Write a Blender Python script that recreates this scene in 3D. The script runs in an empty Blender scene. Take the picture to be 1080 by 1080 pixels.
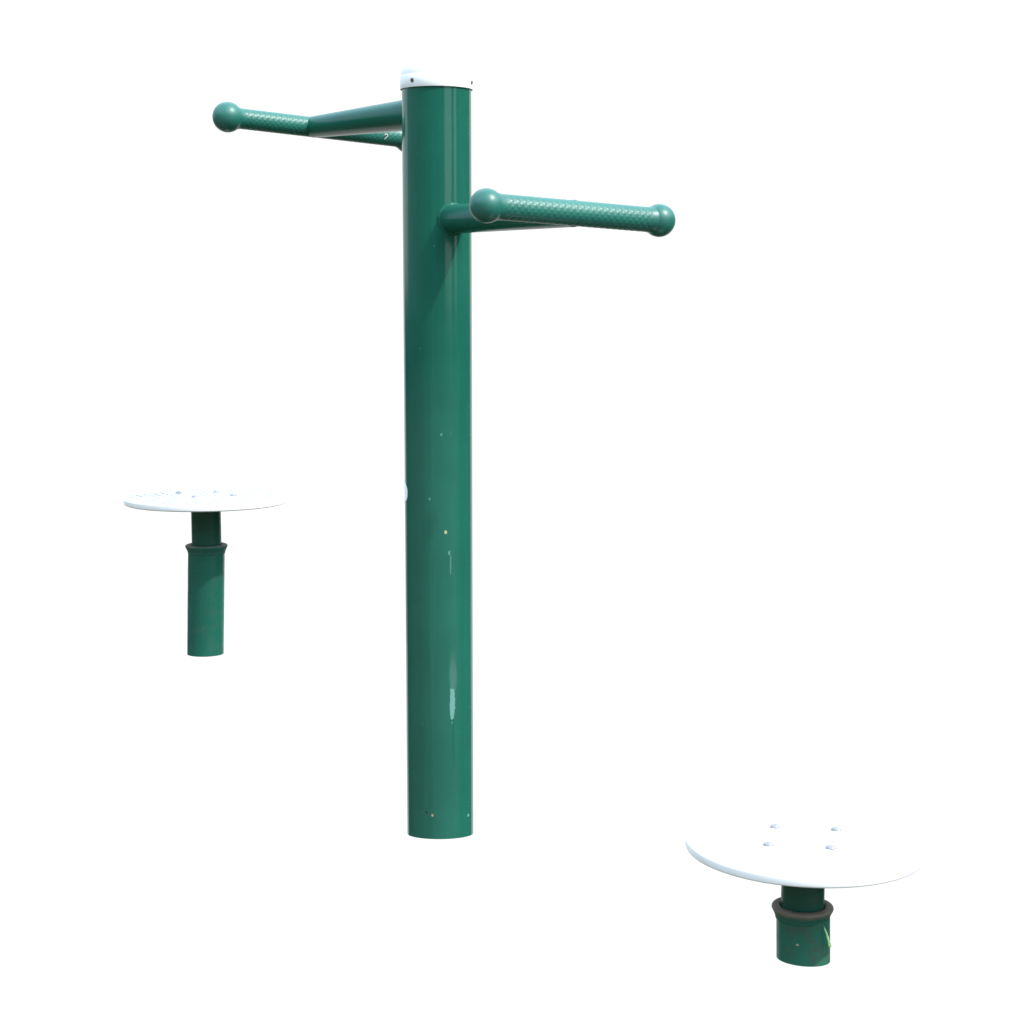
import bpy, bmesh, math, random
from mathutils import Vector, Matrix
random.seed(4)
C = bpy.context.scene.collection
PI = math.pi
R = math.radians

# ------------------------------------------------------------------ helpers
def link(name, me, mat=None, parent=None, smooth=True, loc=None):
    o = bpy.data.objects.new(name, me)
    C.objects.link(o)
    if mat:
        me.materials.append(mat)
    if smooth and hasattr(me, 'polygons'):
        me.polygons.foreach_set('use_smooth', [True] * len(me.polygons))
    if parent:
        o.parent = parent
    if loc is not None:
        o.location = loc
    return o

def from_bm(name, bm, mat, parent=None, loc=None, sharp=40, smooth=True):
    bmesh.ops.recalc_face_normals(bm, faces=bm.faces)
    me = bpy.data.meshes.new(name)
    bm.to_mesh(me)
    bm.free()
    o = link(name, me, mat, parent, smooth, loc)
    if smooth and sharp:
        me.set_sharp_from_angle(angle=R(sharp))
    return o

def thing(name, label, cat, loc, group=None):
    o = bpy.data.objects.new(name, None)
    o.empty_display_size = 0.05
    C.objects.link(o)
    o.location = loc
    o['label'] = label
    o['category'] = cat
    if group:
        o['group'] = group
    return o

def lathe(bm, prof, seg=96, axis_from=Vector((0, 0, 0)), axis=Vector((0, 0, 1)), zfun=None):
    """Revolve (radius, height) pairs about an axis; radius 0 closes with a pole."""
    axis = axis.normalized()
    ref = Vector((0, 0, 1)) if abs(axis.z) < .9 else Vector((1, 0, 0))
    u = axis.cross(ref).normalized() if abs(axis.z) < .9 else Vector((1, 0, 0))
    v = axis.cross(u).normalized()
    rings = []
    for r, h in prof:
        if r < 1e-7:
            rings.append([bm.verts.new(axis_from + axis * h)])
            continue
        ring = []
        for i in range(seg):
            a = 2 * PI * i / seg
            p = axis_from + axis * h + (u * math.cos(a) + v * math.sin(a)) * r
            if zfun:
                p = zfun(p, r, h)
            ring.append(bm.verts.new(p))
        rings.append(ring)
    for a, b in zip(rings, rings[1:]):
        for i in range(seg):
            j = (i + 1) % seg
            if len(a) == 1 and len(b) == 1:
                continue
            if len(a) == 1:
                bm.faces.new((a[0], b[i], b[j]))
            elif len(b) == 1:
                bm.faces.new((a[i], a[j], b[0]))
            else:
                bm.faces.new((a[i], a[j], b[j], b[i]))
    return rings

def arc(cr, ch, r, a0, a1, n=8):
    return [(cr + r * math.cos(R(a0 + (a1 - a0) * i / n)), ch + r * math.sin(R(a0 + (a1 - a0) * i / n))) for i in range(n + 1)]

# ------------------------------------------------------------------ node helpers
class NT:
    def __init__(s, tree):
        s.t = tree
        s.L = tree.links
    def n(s, kind, **kw):
        x = s.t.nodes.new(kind)
        for k, v in kw.items():
            setattr(x, k, v)
        return x
    def put(s, sock, v):
        if isinstance(v, bpy.types.NodeSocket):
            s.L.new(v, sock)
        else:
            sock.default_value = v
    def m(s, op, a, b=0.0, c=None, clamp=False):
        x = s.n('ShaderNodeMath', operation=op, use_clamp=clamp)
        s.put(x.inputs[0], a)
        s.put(x.inputs[1], b)
        if c is not None:
            s.put(x.inputs[2], c)
        return x.outputs[0]
    def vm(s, op, a, b=(0, 0, 0)):
        x = s.n('ShaderNodeVectorMath', operation=op)
        s.put(x.inputs[0], a)
        s.put(x.inputs[1], b)
        return x.outputs['Value'] if op in ('LENGTH', 'DISTANCE', 'DOT_PRODUCT') else x.outputs[0]
    def step(s, v, a, b):
        x = s.n('ShaderNodeMapRange', interpolation_type='SMOOTHSTEP')
        s.put(x.inputs['Value'], v)
        lo, hi, t0, t1 = (a, b, 0., 1.) if a < b else (b, a, 1., 0.)
        x.inputs['From Min'].default_value = lo
        x.inputs['From Max'].default_value = hi
        x.inputs['To Min'].default_value = t0
        x.inputs['To Max'].default_value = t1
        return x.outputs[0]
    def mix(s, f, a, b):
        x = s.n('ShaderNodeMix', data_type='RGBA')
        s.put(x.inputs[0], f)
        for sock, v in ((x.inputs[6], a), (x.inputs[7], b)):
            s.put(sock, v if isinstance(v, bpy.types.NodeSocket) else (*v, 1.0))
        return x.outputs[2]
    def noise(s, vec, scale, detail=3., rough=.55, out='Fac'):
        x = s.n('ShaderNodeTexNoise')
        if vec is not None:
            s.put(x.inputs['Vector'], vec)
        x.inputs['Scale'].default_value = scale
        x.inputs['Detail'].default_value = detail
        x.inputs['Roughness'].default_value = rough
        return x.outputs[out]

def material(name):
    m = bpy.data.materials.new(name)
    m.use_nodes = True
    nt = NT(m.node_tree)
    return m, nt, m.node_tree.nodes['Principled BSDF']

def stretch(nt, vec, s):
    return nt.vm('MULTIPLY', vec, s)

GREEN = (0.010, 0.097, 0.066)

def green_paint(name, rough=.16, base=GREEN, spots=(), dirt=0.0, streak=.5, spec=.4, coords='Object'):
    """Glossy green paint; spots = (centre, half sizes, colour, ragged edge)."""
    m, nt, b = material(name)
    tc = nt.n('ShaderNodeTexCoord')
    P = tc.outputs[coords]
    big = nt.noise(P, 9, 4)
    fine = nt.noise(P, 260, 2)
    col = nt.mix(nt.step(big, .35, .7), tuple(c * .93 for c in base), tuple(c * 1.07 for c in base))
    streaks = nt.noise(stretch(nt, P, (1, 1, .025)), 150, 4)
    col = nt.mix(nt.m('MULTIPLY', nt.step(streaks, .5, .75), .22 * streak), col, tuple(c * 1.35 + .006 for c in base))
    # tiny pale dust specks
    vor = nt.n('ShaderNodeTexVoronoi')
    nt.put(vor.inputs['Vector'], P)
    vor.inputs['Scale'].default_value = 38
    pick = nt.n('ShaderNodeSeparateColor')
    nt.put(pick.inputs[0], vor.outputs['Color'])
    sp = nt.m('MULTIPLY', nt.step(vor.outputs['Distance'], .075, .035), nt.step(pick.outputs[0], .78, .8))
    col = nt.mix(nt.m('MULTIPLY', sp, .22), col, (.16, .32, .27))
    rgh = nt.m('ADD', rough, nt.m('MULTIPLY', nt.step(big, .3, .8), .06))
    if dirt:
        d = nt.step(nt.noise(P, 34, 6, .7), .44, .72)
        col = nt.mix(nt.m('MULTIPLY', d, dirt), col, (.052, .066, .048))
        rgh = nt.m('ADD', rgh, nt.m('MULTIPLY', d, .25))
    wob = nt.noise(P, 150, 3, .6, 'Color')
    wobv = nt.vm('SUBTRACT', wob, (.5, .5, .5))
    for c, hs, colour, rag in spots:
        q = nt.vm('DIVIDE', nt.vm('SUBTRACT', P, c), hs)
        d = nt.vm('LENGTH', nt.vm('ADD', q, nt.vm('MULTIPLY', wobv, (rag, rag, rag))))
        k = nt.step(d, 1.0, .72)
        alpha = colour[3] if len(colour) > 3 else 1.0
        col = nt.mix(nt.m('MULTIPLY', k, alpha), col, colour[:3])
        rgh = nt.m('ADD', rgh, nt.m('MULTIPLY', k, .3))
    nt.put(b.inputs['Base Color'], col)
    nt.put(b.inputs['Roughness'], rgh)
    b.inputs['IOR'].default_value = 1.5
    b.inputs['Specular IOR Level'].default_value = spec
    bump = nt.n('ShaderNodeBump')
    bump.inputs['Strength'].default_value = .10
    bump.inputs['Distance'].default_value = .002
    hgt = nt.m('ADD', nt.m('MULTIPLY', streaks, .5 * streak), nt.m('ADD', nt.m('MULTIPLY', fine, .05), nt.m('MULTIPLY', big, .3)))
    nt.put(bump.inputs['Height'], hgt)
    nt.put(b.inputs['Normal'], bump.outputs[0])
    return m

def plain(name, base, rough, metal=0., var=.08, scale=40, stain=None):
    m, nt, b = material(name)
    P = nt.n('ShaderNodeTexCoord').outputs['Object']
    n = nt.noise(P, scale, 5, .6)
    col = nt.mix(nt.step(n, .3, .75), tuple(c * (1 - var) for c in base), tuple(min(1, c * (1 + var)) for c in base))
    if stain:
        d = nt.vm('LENGTH', nt.vm('DIVIDE', nt.vm('SUBTRACT', P, stain[0]), stain[1]))
        col = nt.mix(nt.m('MULTIPLY', nt.step(nt.m('ADD', d, nt.noise(P, 300, 3)), 1.6, .9), .8), col, stain[2])
    nt.put(b.inputs['Base Color'], col)
    b.inputs['Roughness'].default_value = rough
    b.inputs['Metallic'].default_value = metal
    return m

WHITE = plain('white_enamel', (.84, .84, .83), .32, var=.02, scale=14)
BOLT = plain('bolt_zinc', (.24, .235, .25), .25, 0, .1, 200)
STUD = plain('grey_tread_enamel', (.26, .29, .35), .45, 0, .12, 120)  # bluish grey, darker than the disc so the tread shows
STAINED = plain('stained_white_enamel', (.84, .84, .83), .32, var=.02, scale=14, stain=((.104, -.134, -.003), (.004, .004, .003), (.50, .26, .09)))
RUST = plain('rusty_screw', (.13, .05, .035), .7, .1, .4, 300)
GRASS = plain('grass_leaf', (.44, .74, .32), .5, 0, .15, 120)

# ------------------------------------------------------------------ column with its two handles
PX, PY = -0.12345, 2.93253
PR = .057
Z0, Z1 = 0.040, 1.2869
post = thing('waist_twister', 'tall glossy green steel post with white domed cap and two T-shaped hand grips', 'exercise machine', (PX, PY, Z0))

def onpost(nx, z, back=False):
    ny = -math.sqrt(max(0, 1 - nx * nx)) * (-1 if back else 1)
    return (PR * nx, PR * ny, z)
spots = [
    (onpost(.24, .523), (.0026, .006, .0036), (.40, .34, .18), .8),       # yellow chip
    (onpost(-.19, .041), (.0021, .006, .0030), (.36, .26, .17), .5),     # brown chip near the foot
    (onpost(-.37, .045), (.002, .004, .003), (.01, .03, .025), .4),
    (onpost(.41, .2345), (.0050, .02, .036), (.14, .30, .27, .8), 1.5),    # scuff, with the glare on it painted in as pale colour
    (onpost(.38, .470), (.0014, .006, .022), (.15, .30, .26, .28), 2.2),   # thin scratch
    (onpost(.34, .488), (.002, .006, .004), (.18, .32, .28, .45), 1.8),
    (onpost(.86, .033), (.002, .006, .003), (.16, .36, .30, .7), .4),
    (onpost(-.22, .578), (.0022, .005, .0028), (.16, .34, .29, .45), .5),
    (onpost(.13, .685), (.0022, .005, .0028), (.16, .34, .29, .45), .5),
]
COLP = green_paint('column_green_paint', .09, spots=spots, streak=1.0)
ARMP = green_paint('arm_green_paint', .22, streak=.15, spec=.12)
GRIPP = green_paint('grip_green_rubber', .36, base=(.013, .118, .090), streak=0, spec=.5)

bm = bmesh.new()
H = Z1 - Z0
def foot(p, r, h):
    if h < .001:
        return Vector((p.x, p.y, p.z - .0075 - .125 * p.y))
    return p
prof = [(PR - .004, .03), (PR - .004, 0.0), (PR, 0.0)] + [(PR, H * i / 24) for i in range(1, 25)] + [(PR - .004, H)]
lathe(bm, prof, 160, zfun=foot)
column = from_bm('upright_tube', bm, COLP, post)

# white sticker remnant on the left flank
bm = bmesh.new()
grid = []
for i in range(9):
    z = .563 + .042 * i / 8
    row = []
    wdt = math.sqrt(max(0.02, 1 - (abs(i - 4) / 4.0) ** 2.5))
    for j in range(7):
        a = R(183.5 - 24 * (.5 - .5 * wdt) + (j / 6) * 24 * wdt)
        rr = PR + .0007
        row.append((Vector((rr * math.cos(a), rr * math.sin(a), z)), Vector(((PR - .001) * math.cos(a), (PR - .001) * math.sin(a), z))))
    grid.append(row)
top = [[bm.verts.new(q[0]) for q in row] for row in grid]
bot = [[bm.verts.new(q[1]) for q in row] for row in grid]
for i in range(8):
    for j in range(6):
        bm.faces.new((top[i][j], top[i][j + 1], top[i + 1][j + 1], top[i + 1][j]))
    bm.faces.new((top[i][0], top[i + 1][0], bot[i + 1][0], bot[i][0]))
    bm.faces.new((top[i][6], top[i + 1][6], bot[i + 1][6], bot[i][6]))
for j in range(6):
    bm.faces.new((top[0][j], top[0][j + 1], bot[0][j + 1], bot[0][j]))
    bm.faces.new((top[8][j], top[8][j + 1], bot[8][j + 1], bot[8][j]))
st = from_bm('sticker', bm, WHITE, post)

# cap
bm = bmesh.new()
cr = .0597
cz = H - .0015
prof = [(PR + .0003, cz + .009), (cr - .0012, cz + .009), (cr - .0012, cz), (cr - .0004, cz), (cr, cz + .0006), (cr, cz + .0195), (cr - .0012, cz + .0215)]
prof += [((cr - .0014) * math.cos(R(t)), cz + .0215 + .0415 * math.sin(R(t))) for t in range(0, 90, 5)] + [(0, cz + .063)]
lathe(bm, prof, 128)
cap = from_bm('cap', bm, WHITE, post, sharp=35)
for ang in (-128.5, -15, 90):
    bm = bmesh.new()
    d = Vector((math.cos(R(ang)), math.sin(R(ang)), 0))
    s0 = d * (cr - .001) + Vector((0, 0, cz + .0105))
    lathe(bm, [(.0034, 0), (.0034, .0014), (.0028, .0024), (.0012, .0026), (.0009, .0018), (0, .0018)], 20, s0, d)
    from_bm('screw', bm, RUST, cap)

# handles -------------------------------------------------------------------
def grip_mesh(a, b, rad, ball):
    """Textured sleeve between ball centres a and b, with raised diamond studs."""
    ax = (b - a)
    L = ax.length
    ax.normalize()
    s0 = ball * .5
    fl = math.sqrt(ball ** 2 - s0 ** 2) - rad - .0003
    nl, ns = 360, 120
    u = ax.cross(Vector((0, 0, 1))).normalized()
    v = u.cross(ax).normalized()
    bm = bmesh.new()
    rows = []
    pitch = .0108
    for i in range(nl + 1):
        s = s0 + (L - 2 * s0) * i / nl
        e = min(s - s0, L - s0 - s)
        fade = max(0, min(1, (e - .009) / .006))
        flare = fl * max(0, 1 - e / .016) ** 2
        ring = []
        for k in range(ns):
            th = 2 * PI * k / ns
            q = math.cos(2 * PI * s / pitch) * math.cos(12 * th)
            h = (max(0, q) ** .8) * .00036 * fade
            r = rad - .0004 + h + flare
            ring.append(bm.verts.new(a + ax * s + (u * math.cos(th) + v * math.sin(th)) * r))
        rows.append(ring)
    for p, q in zip(rows, rows[1:]):
        for k in range(ns):
            j = (k + 1) % ns
            bm.faces.new((p[k], p[j], q[j], q[k]))
    return bm

def knob_mesh(c, out, ball):
    bm = bmesh.new()
    prof = [(0, ball)] + [(ball * math.sin(R(t)), ball * math.cos(R(t))) for t in range(5, 146, 5)]
    lathe(bm, prof, 64, c, out)
    return bm

def handle(a, b, root, rad, ball, mid, arm_r, seed):
    """a, b: ball centres; root: where the arm leaves the column axis; all local to the column."""
    ax = (b - a).normalized()
    m = a + (b - a) * mid
    d = (m - root)
    # the arm: tube from inside the column to the sleeve
    L = d.length
    dn = d.normalized()
    bm = bmesh.new()
    t0 = PR * .72
    e = rad * 1.05
    prof = [(arm_r - (arm_r - e) * i / 12, t0 + (L - t0 - rad * .25) * i / 12) for i in range(13)] + [(e * .7, L), (0, L)]
    lathe(bm, prof, 72, root, dn)
    arm = from_bm('arm', bm, ARMP, post)
    # weld bead where the tube meets the round column
    u = dn.cross(Vector((0, 0, 1))).normalized()
    v = u.cross(dn).normalized()
    bm = bmesh.new()
    N, M = 120, 10
    cen, nor = [], []
    for i in range(N):
        t = 2 * PI * i / N
        off = (u * math.cos(t) + v * math.sin(t)) * (arm_r)
        base = root + off
        # march along dn until outside the column radius
        A = dn.x ** 2 + dn.y ** 2
        B = 2 * (base.x * dn.x + base.y * dn.y)
        Cc = base.x ** 2 + base.y ** 2 - PR ** 2
        k = (-B + math.sqrt(max(0, B * B - 4 * A * Cc))) / (2 * A)
        p = base + dn * k
        cen.append(p)
        nor.append((off.normalized() + Vector((p.x, p.y, 0)).normalized()).normalized())
    rings = []
    cen = [c - n_ * .0030 for c, n_ in zip(cen, nor)]
    for i in range(N):
        tan = (cen[(i + 1) % N] - cen[i - 1]).normalized()
        n1 = nor[i]
        n2 = tan.cross(n1).normalized()
        rr = .0056 * (1 + .02 * math.sin(i * .5 + seed))
        rings.append([bm.verts.new(cen[i] + (n1 * math.cos(2 * PI * j / M) + n2 * math.sin(2 * PI * j / M)) * rr) for j in range(M)])
    for i in range(N):
        p, q = rings[i], rings[(i + 1) % N]
        for j in range(M):
            bm.faces.new((p[j], p[(j + 1) % M], q[(j + 1) % M], q[j]))
    from_bm('weld_bead', bm, ARMP, arm, sharp=0)
    g = from_bm('hand_grip', grip_mesh(a, b, rad, ball), GRIPP, post, sharp=0)
    from_bm('end_knob', knob_mesh(a, -ax, ball), GRIPP, g)
    from_bm('end_knob', knob_mesh(b, ax, ball), GRIPP, g)
    return arm, g


def V(x, y, z):
    return Vector((x - PX, y - PY, z - Z0))

lh = handle(V(-.5065, 3.186, 1.2672), V(-.1981, 3.393, 1.2482), V(PX, PY, 1.2515), .0184, .0268, .455, .0268, 1)
handle(V(-.0358, 2.490, 1.0763), V(.2187, 2.640, 1.0622), V(PX, PY, 1.0760), .0186, .0243, .5, .0238, 2)

# small hook-shaped chip on the far grip
def flake(name, pts, w, cen_a, cen_b, rad, mat, parent):
    """pts: (along, angle) on a sleeve; a thin raised flake following it."""
    ax = (cen_b - cen_a).normalized()
    u = ax.cross(Vector((0, 0, 1))).normalized()
    v = u.cross(ax).normalized()
    bm = bmesh.new()
    prev = None
    def P(s, t, r):
        return cen_a + ax * s + (u * math.cos(t) + v * math.sin(t)) * r
    rows = []
    for k, (s, t, ww) in enumerate(pts):
        s2, t2 = (pts[k + 1][:2] if k + 1 < len(pts) else pts[k][:2])
        s1, t1 = (pts[k - 1][:2] if k else pts[k][:2])
        ds, dt = s2 - s1, (t2 - t1) * rad
        l = math.hypot(ds, dt)
        ns, nt_ = -dt / l * w * ww, ds / l * w * ww / rad
        rows.append([bm.verts.new(P(s + ns, t + nt_, rad - .0005)), bm.verts.new(P(s + ns, t + nt_, rad + .0012)),
                     bm.verts.new(P(s - ns, t - nt_, rad + .0012)), bm.verts.new(P(s - ns, t - nt_, rad - .0005))])
    for p, q in zip(rows, rows[1:]):
        for j in range(4):
            bm.faces.new((p[j], p[(j + 1) % 4], q[(j + 1) % 4], q[j]))
    bm.faces.new(rows[0])
    bm.faces.new(rows[-1])
    return from_bm(name, bm, mat, parent)

CHIP = plain('bare_primer', (.40, .39, .35), .6, 0, .15, 300)
ga, gb = V(-.5065, 3.186, 1.2672), V(-.1981, 3.393, 1.2482)
gs = .845 * (gb - ga).length
flake('paint_chip', [(gs - .0034, -.10, .4), (gs - .0020, .02, 1), (gs + .0012, .03, 1.1), (gs + .0030, -.10, 1.1), (gs + .0012, -.25, 1), (gs - .0008, -.34, .9), (gs - .0022, -.48, .7)],
      .0010, ga, gb, .0188, CHIP, lh[1])

# ------------------------------------------------------------------ twisting platforms
SPIND = green_paint('spindle_green_paint', .3, spec=.2, base=(.010, .075, .052), dirt=.35, streak=.2)
TUBEP = green_paint('tube_green_paint', .26, spec=.22, dirt=.25, streak=.3)
TUBED = green_paint('grimy_tube_green_paint', .36, spec=.2, base=(.018, .118, .078), dirt=.75, streak=.3, spots=[
    ((-.0135, -.036, .034), (.002, .006, .002), (.42, .32, .24), .4)])

def rim_material(name, top, low, brown):
    """Painted collar whose lip, between heights low and top, has gone brown with grime and rust."""
    m, nt, b = material(name)
    P = nt.n('ShaderNodeTexCoord').outputs['Object']
    sp = nt.n('ShaderNodeSeparateXYZ')
    nt.put(sp.inputs[0], P)
    n = nt.noise(P, 45, 5, .65)
    n2 = nt.noise(P, 160, 4, .7)
    h = nt.m('ADD', sp.outputs[2], nt.m('MULTIPLY', nt.m('SUBTRACT', n, .5), .012))
    k = nt.step(h, low, top)
    dirtc = nt.mix(n, tuple(c * .8 for c in brown), tuple(c * 1.25 for c in brown))
    rust = nt.step(n2, .62, .72)
    dirtc = nt.mix(nt.m('MULTIPLY', rust, .5), dirtc, (.13, .06, .035))
    nt.put(b.inputs['Base Color'], nt.mix(k, (.016, .100, .072), dirtc))
    b.inputs['Roughness'].default_value = .6
    b.inputs['Specular IOR Level'].default_value = .3
    bump = nt.n('ShaderNodeBump')
    bump.inputs['Strength'].default_value = .2
    bump.inputs['Distance'].default_value = .001
    nt.put(bump.inputs['Height'], n2)
    nt.put(b.inputs['Normal'], bump.outputs[0])
    return m

def platform(label, centre, fl_top, z_bot, xs, bolts, boff, slope, tubemat, rim, studs, tilt, white):
    """centre: middle of the upper face of the disc; xs: x of spindle, collar, tube, tube foot."""
    base = Vector((xs[2], centre[1], z_bot))
    t = thing('twist_platform', label, 'twist platform', base, 'round twisting platforms')
    loc = Vector(centre) - base
    RD, TH = .17, .0140
    bm = bmesh.new()
    rnd = .0035
    prof = [(0, -TH), (RD - .003, -TH), (RD - .0008, -TH + .001), (RD, -TH + .003)]
    prof += arc(RD - rnd, -rnd, rnd, 0, 90, 8) + [(RD * .6, 0), (RD * .3, 0), (0, 0)]
    lathe(bm, prof, 192)
    nplain = len(bm.faces)
    if studs:
        p = .0235
        for i in range(-9, 10):
            for j in range(-9, 10):
                x, y = (i + (j % 2) * .5) * p, j * p * .866
                if math.hypot(x, y) > RD - .014:
                    continue
                if any(math.hypot(x - bx, y - by - boff) < .014 for bx, by in bolts):
                    continue
                rings = lathe(bm, [(.0076, -.0004), (.0068, .0006), (.0044, .0014), (0, .0017)], 12, Vector((x, y, 0)))
                rot = PI / 4 if (i + j) % 2 else -PI / 4
                for ring in rings:
                    for vv in ring:
                        q = Matrix.Rotation(-rot, 3, 'Z') @ (vv.co - Vector((x, y, 0)))
                        q.x *= 1.5
                        q.y *= .75
                        vv.co = Vector((x, y, 0)) + Matrix.Rotation(rot, 3, 'Z') @ q
    bm.faces.ensure_lookup_table()
    for f_ in bm.faces[nplain:]:
        f_.material_index = 1
    disc = from_bm('disc', bm, white, t, loc, sharp=50)
    disc.data.materials.append(STUD)
    disc.rotation_euler = (R(tilt[0]), R(tilt[1]), 0)
    for bx, by in bolts:
        bm = bmesh.new()
        prof = [(.0086, -.0006), (.0086, .0004)] + [(.0080 * math.cos(R(q)), .0004 + .0048 * math.sin(R(q))) for q in range(0, 90, 10)] + [(0, .0052)]
        lathe(bm, prof, 32, Vector((bx, by + boff, 0)))
        from_bm('bolt', bm, BOLT, disc)
    fz = fl_top - z_bot
    # spindle between the disc and the collar
    bm = bmesh.new()
    sp = Vector((xs[0] - xs[2], 0, 0))
    lathe(bm, [(.031, 0), (.031, loc.z - TH - fz + .022)], 72, Vector((xs[0] - xs[2], 0, fz - .02)))
    from_bm('spindle', bm, SPIND, t)
    # flared collar with a dirty rim
    bm = bmesh.new()
    ro = .0385
    prof = [(.0318, fz - .012), (.0318, fz - .0015), (.0335, fz), (.0400, fz + .0004)] + arc(.0408, fz - .0036, .0036, 80, -40, 6)
    prof += [(.0422, fz - .0088), (.0400, fz - .0135), (ro + .0004, fz - .0175), (ro + .0003, fz - .019), (ro - .001, fz - .019)]
    lathe(bm, prof, 96, Vector((xs[1] - xs[2], 0, 0)))
    from_bm('collar', bm, rim, t, sharp=0)
    # ground tube
    bm = bmesh.new()
    dx = xs[3] - xs[2]
    def foot(p, r, h):
        k = 1 - h / (fz - .016)
        q = Vector((p.x + dx * k, p.y, p.z))
        if h < .001:
            q.z += slope[0] * p.x - slope[1] * p.y
        return q
    hh = fz - .016
    lathe(bm, [(ro - .004, .025), (ro - .004, 0), (ro, 0)] + [(ro, hh * q / 10) for q in range(1, 11)] + [(.033, hh)], 96, zfun=foot)
    from_bm('ground_tube', bm, tubemat, t)
    return t

platform('white disc platform on the longer clean green tube, set farther back and higher',
         (-.6445, 3.672, .5325), .4305, .1953, (-.6455, -.6460, -.6464, -.6530),
         [(-.0684, .030), (.0094, .046), (-.019, -.050), (.0566, -.020)], .03, (0, .02), TUBEP, rim_material('dull_collar', .2352, .2318, (.13, .11, .09)), True, (-.3, 0), WHITE)
platform('white disc platform on the short grimy green tube with a brown collar',
         (.4199, 2.4428, .1755), .0795, -.0015, (.4192, .4192, .4204, .4218),
         [(-.033, .048), (.0547, .037), (-.0553, -.037), (.0315, -.049)], .012, (-.045, .07), TUBED, rim_material('grimy_brown_collar', .078, .069, (.145, .125, .100)), False, (0, .6), STAINED)

# grass blade leaning on the short tube
g0 = Vector((.4218, 2.4428, 0))
bm = bmesh.new()
tip, foot_ = Vector((.4440, 2.4075, .0600)), Vector((.4528, 2.4040, .0300))
rows = []
N = 10
for i in range(N + 1):
    k = i / N
    p = foot_.lerp(tip, k) + Vector((.0006 * math.sin(PI * k), -.0010 * math.sin(PI * k), 0)) * 1.5
    w = .0023 * (1 - k) ** .6 + .0001
    rows.append([bm.verts.new(p + Vector((-w, .0004, -w * .25))), bm.verts.new(p + Vector((0, -.0005, 0))), bm.verts.new(p + Vector((w, .0004, w * .25))), bm.verts.new(p + Vector((0, .0006, 0)))])
for p, q in zip(rows, rows[1:]):
    for j in range(4):
        bm.faces.new((p[j], p[(j + 1) % 4], q[(j + 1) % 4], q[j]))
bm.faces.new(rows[0])
bm.faces.new(rows[-1])
bl = from_bm('grass_blade', bm, GRASS, None, sharp=0)
bl['label'] = 'thin pale green grass blade leaning on the short tube of the low platform'
bl['category'] = 'grass blade'

# ------------------------------------------------------------------ light: sun, sky, the ground around
SUN_EL, SUN_AZ = R(49), R(121)
sd = Vector((math.sin(SUN_AZ) * math.cos(SUN_EL), math.cos(SUN_AZ) * math.cos(SUN_EL), math.sin(SUN_EL)))
sl = bpy.data.lights.new('sun', 'SUN')
sl.energy = 2.05
sl.angle = R(.8)
sl.color = (1, .965, .91)
so = bpy.data.objects.new('sun', sl)
C.objects.link(so)
so.rotation_euler = sd.to_track_quat('Z', 'Y').to_euler()
so.location = sd * 6

w = bpy.data.worlds.new('World')
bpy.context.scene.world = w
w.use_nodes = True
nt = NT(w.node_tree)
w.node_tree.nodes.clear()
D = nt.n('ShaderNodeTexCoord').outputs['Generated']
sep = nt.n('ShaderNodeSeparateXYZ')
nt.put(sep.inputs[0], D)
x, y, z = sep.outputs
el = nt.m('MULTIPLY', nt.m('ARCSINE', z), 180 / PI)
az = nt.m('MULTIPLY', nt.m('ARCTAN2', x, y), 180 / PI)          # 0 = away from the photographer, + to the right
aaz = nt.m('ABSOLUTE', az)
sky = nt.n('ShaderNodeTexSky', sky_type='NISHITA')
sky.sun_disc = False
sky.sun_elevation = SUN_EL
sky.sun_rotation = SUN_AZ
sky.dust_density = 2.0
skyc = nt.vm('MULTIPLY', sky.outputs[0], (.15, .15, .15))
cloud_fill = nt.step(nt.noise(stretch(nt, D, (1, 1, 2)), 2.2, 7, .6), .42, .62)
skyc = nt.mix(nt.m('ADD', .25, nt.m('MULTIPLY', cloud_fill, .5)), skyc, (.75, .89, .95))          # bright clouds, added out of view to raise the fill light
skyc = nt.vm('MULTIPLY', skyc, nt.mix(nt.step(el, 4, 44), (1, 1, 1), (2.35, 2.45, 2.5)))
# grass and bare earth around the equipment
gn = nt.noise(stretch(nt, D, (1, 1, 3)), 5, 5)
grass = nt.mix(gn, (.030, .050, .022), (.060, .070, .040))
pave_fill = nt.mix(gn, (.19, .20, .18), (.27, .275, .25))                                  # pale unseen paving, added to brighten upright faces
earth = nt.step(az, -55, -95)
earth = nt.m('MULTIPLY', earth, nt.step(az, -175, -150))
grd = nt.mix(nt.m('MULTIPLY', nt.step(el, -30, -20), nt.step(aaz, 95, 120)), nt.vm('MULTIPLY', grass, (.8, .8, .8)), pave_fill)
grd = nt.mix(nt.m('MULTIPLY', earth, .75), grd, (.19, .150, .10))
sunny = nt.step(el, -2.6, -3.6)
grd = nt.vm('MULTIPLY', grd, nt.mix(sunny, (.25, .28, .28), (1.25, 1.25, 1.25)))
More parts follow.
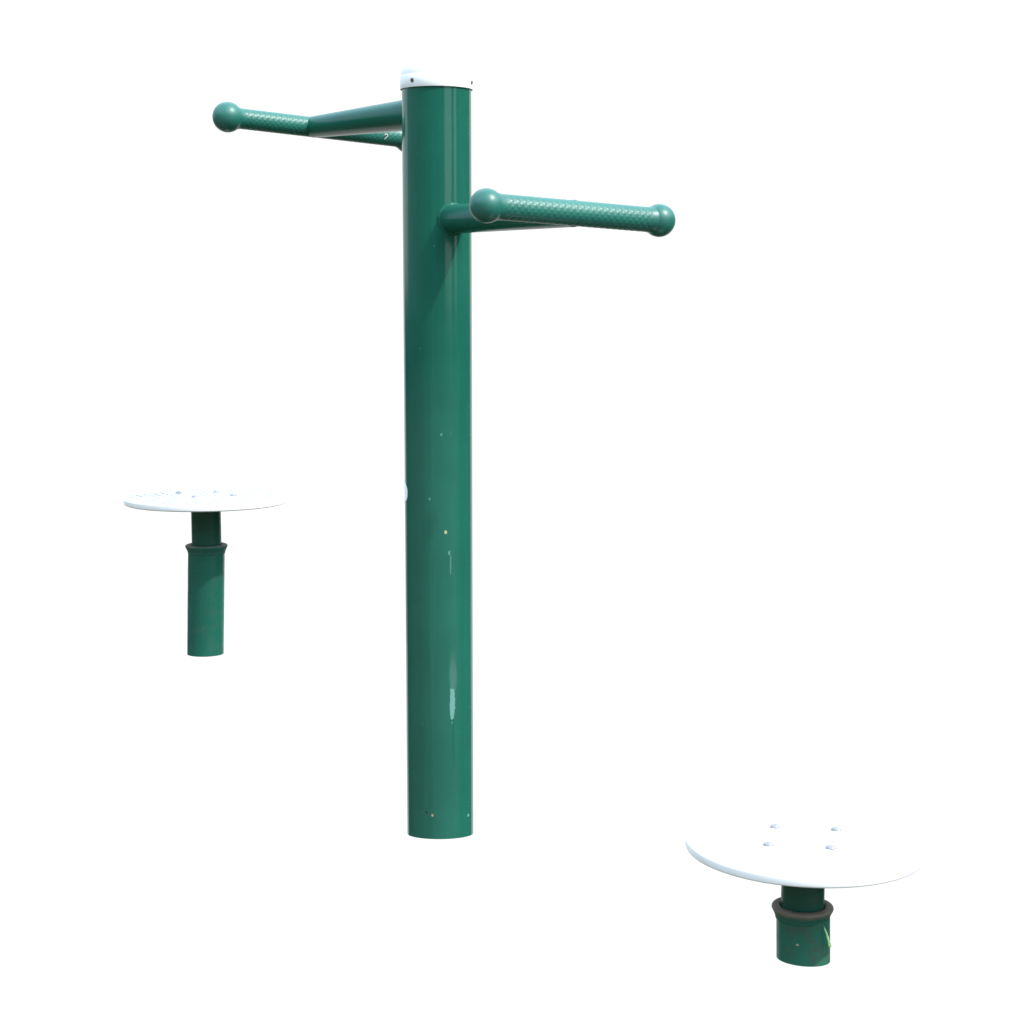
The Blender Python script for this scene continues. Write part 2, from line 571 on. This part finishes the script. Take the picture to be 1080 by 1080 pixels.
# trees along the horizon, behind the photographer, with gaps
ragged = nt.m('MULTIPLY', nt.m('SUBTRACT', nt.noise(stretch(nt, D, (1, 1, .6)), 9, 6, .65), .5), 26)
gap1 = nt.m('MULTIPLY', nt.step(az, 127, 131), nt.step(az, 153, 149))
gap2 = nt.m('MULTIPLY', nt.step(az, 109, 112), nt.step(az, 120, 117))
gap3 = nt.m('MULTIPLY', nt.step(az, -30, -34), nt.step(az, -72, -64))
gap = nt.m('MAXIMUM', nt.m('MAXIMUM', gap1, nt.m('MULTIPLY', gap2, .7)), gap3)
treetop = nt.m('SUBTRACT', nt.m('ADD', 15.0, ragged), nt.m('MULTIPLY', gap, 40))
tree = nt.step(nt.m('SUBTRACT', treetop, el), -1.5, 1.5)
leaf = nt.noise(D, 30, 5, .7)
treec = nt.mix(nt.step(leaf, .4, .7), (.012, .022, .012), (.10, .14, .085))
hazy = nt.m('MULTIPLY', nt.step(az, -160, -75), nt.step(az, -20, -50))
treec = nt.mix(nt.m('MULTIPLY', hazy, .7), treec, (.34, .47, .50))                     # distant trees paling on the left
up = nt.mix(tree, skyc, treec)
env = nt.mix(nt.step(el, -.4, .4), grd, up)
# the bare white backdrop beyond the equipment
wh = nt.m('MULTIPLY', nt.step(aaz, 41, 38), nt.m('MULTIPLY', nt.step(el, 19, 15), nt.step(el, -33, -31)))
env = nt.mix(wh, env, (.64, .64, .64))
bg = nt.n('ShaderNodeBackground')
nt.put(bg.inputs['Color'], env)
bg.inputs['Strength'].default_value = 1.0
out = nt.n('ShaderNodeOutputWorld')
nt.L.new(bg.outputs[0], out.inputs[0])

# ------------------------------------------------------------------ camera
cam = bpy.data.cameras.new('camera')
cam.sensor_width = 36
cam.lens = 1850 / 1080 * 36
cam.clip_start = .05
cam.clip_end = 500
co = bpy.data.objects.new('camera', cam)
C.objects.link(co)
co.location = (0, 0, .95)
co.rotation_euler = (R(90 - 7.0), 0, 0)
sc = bpy.context.scene
sc.camera = co
sc.render.resolution_x = sc.render.resolution_y = 1024
sc.view_settings.view_transform = 'Standard'
sc.view_settings.look = 'None'
sc.view_settings.exposure = .75
sc.view_settings.gamma = 1
sc.cycles.use_denoising = True
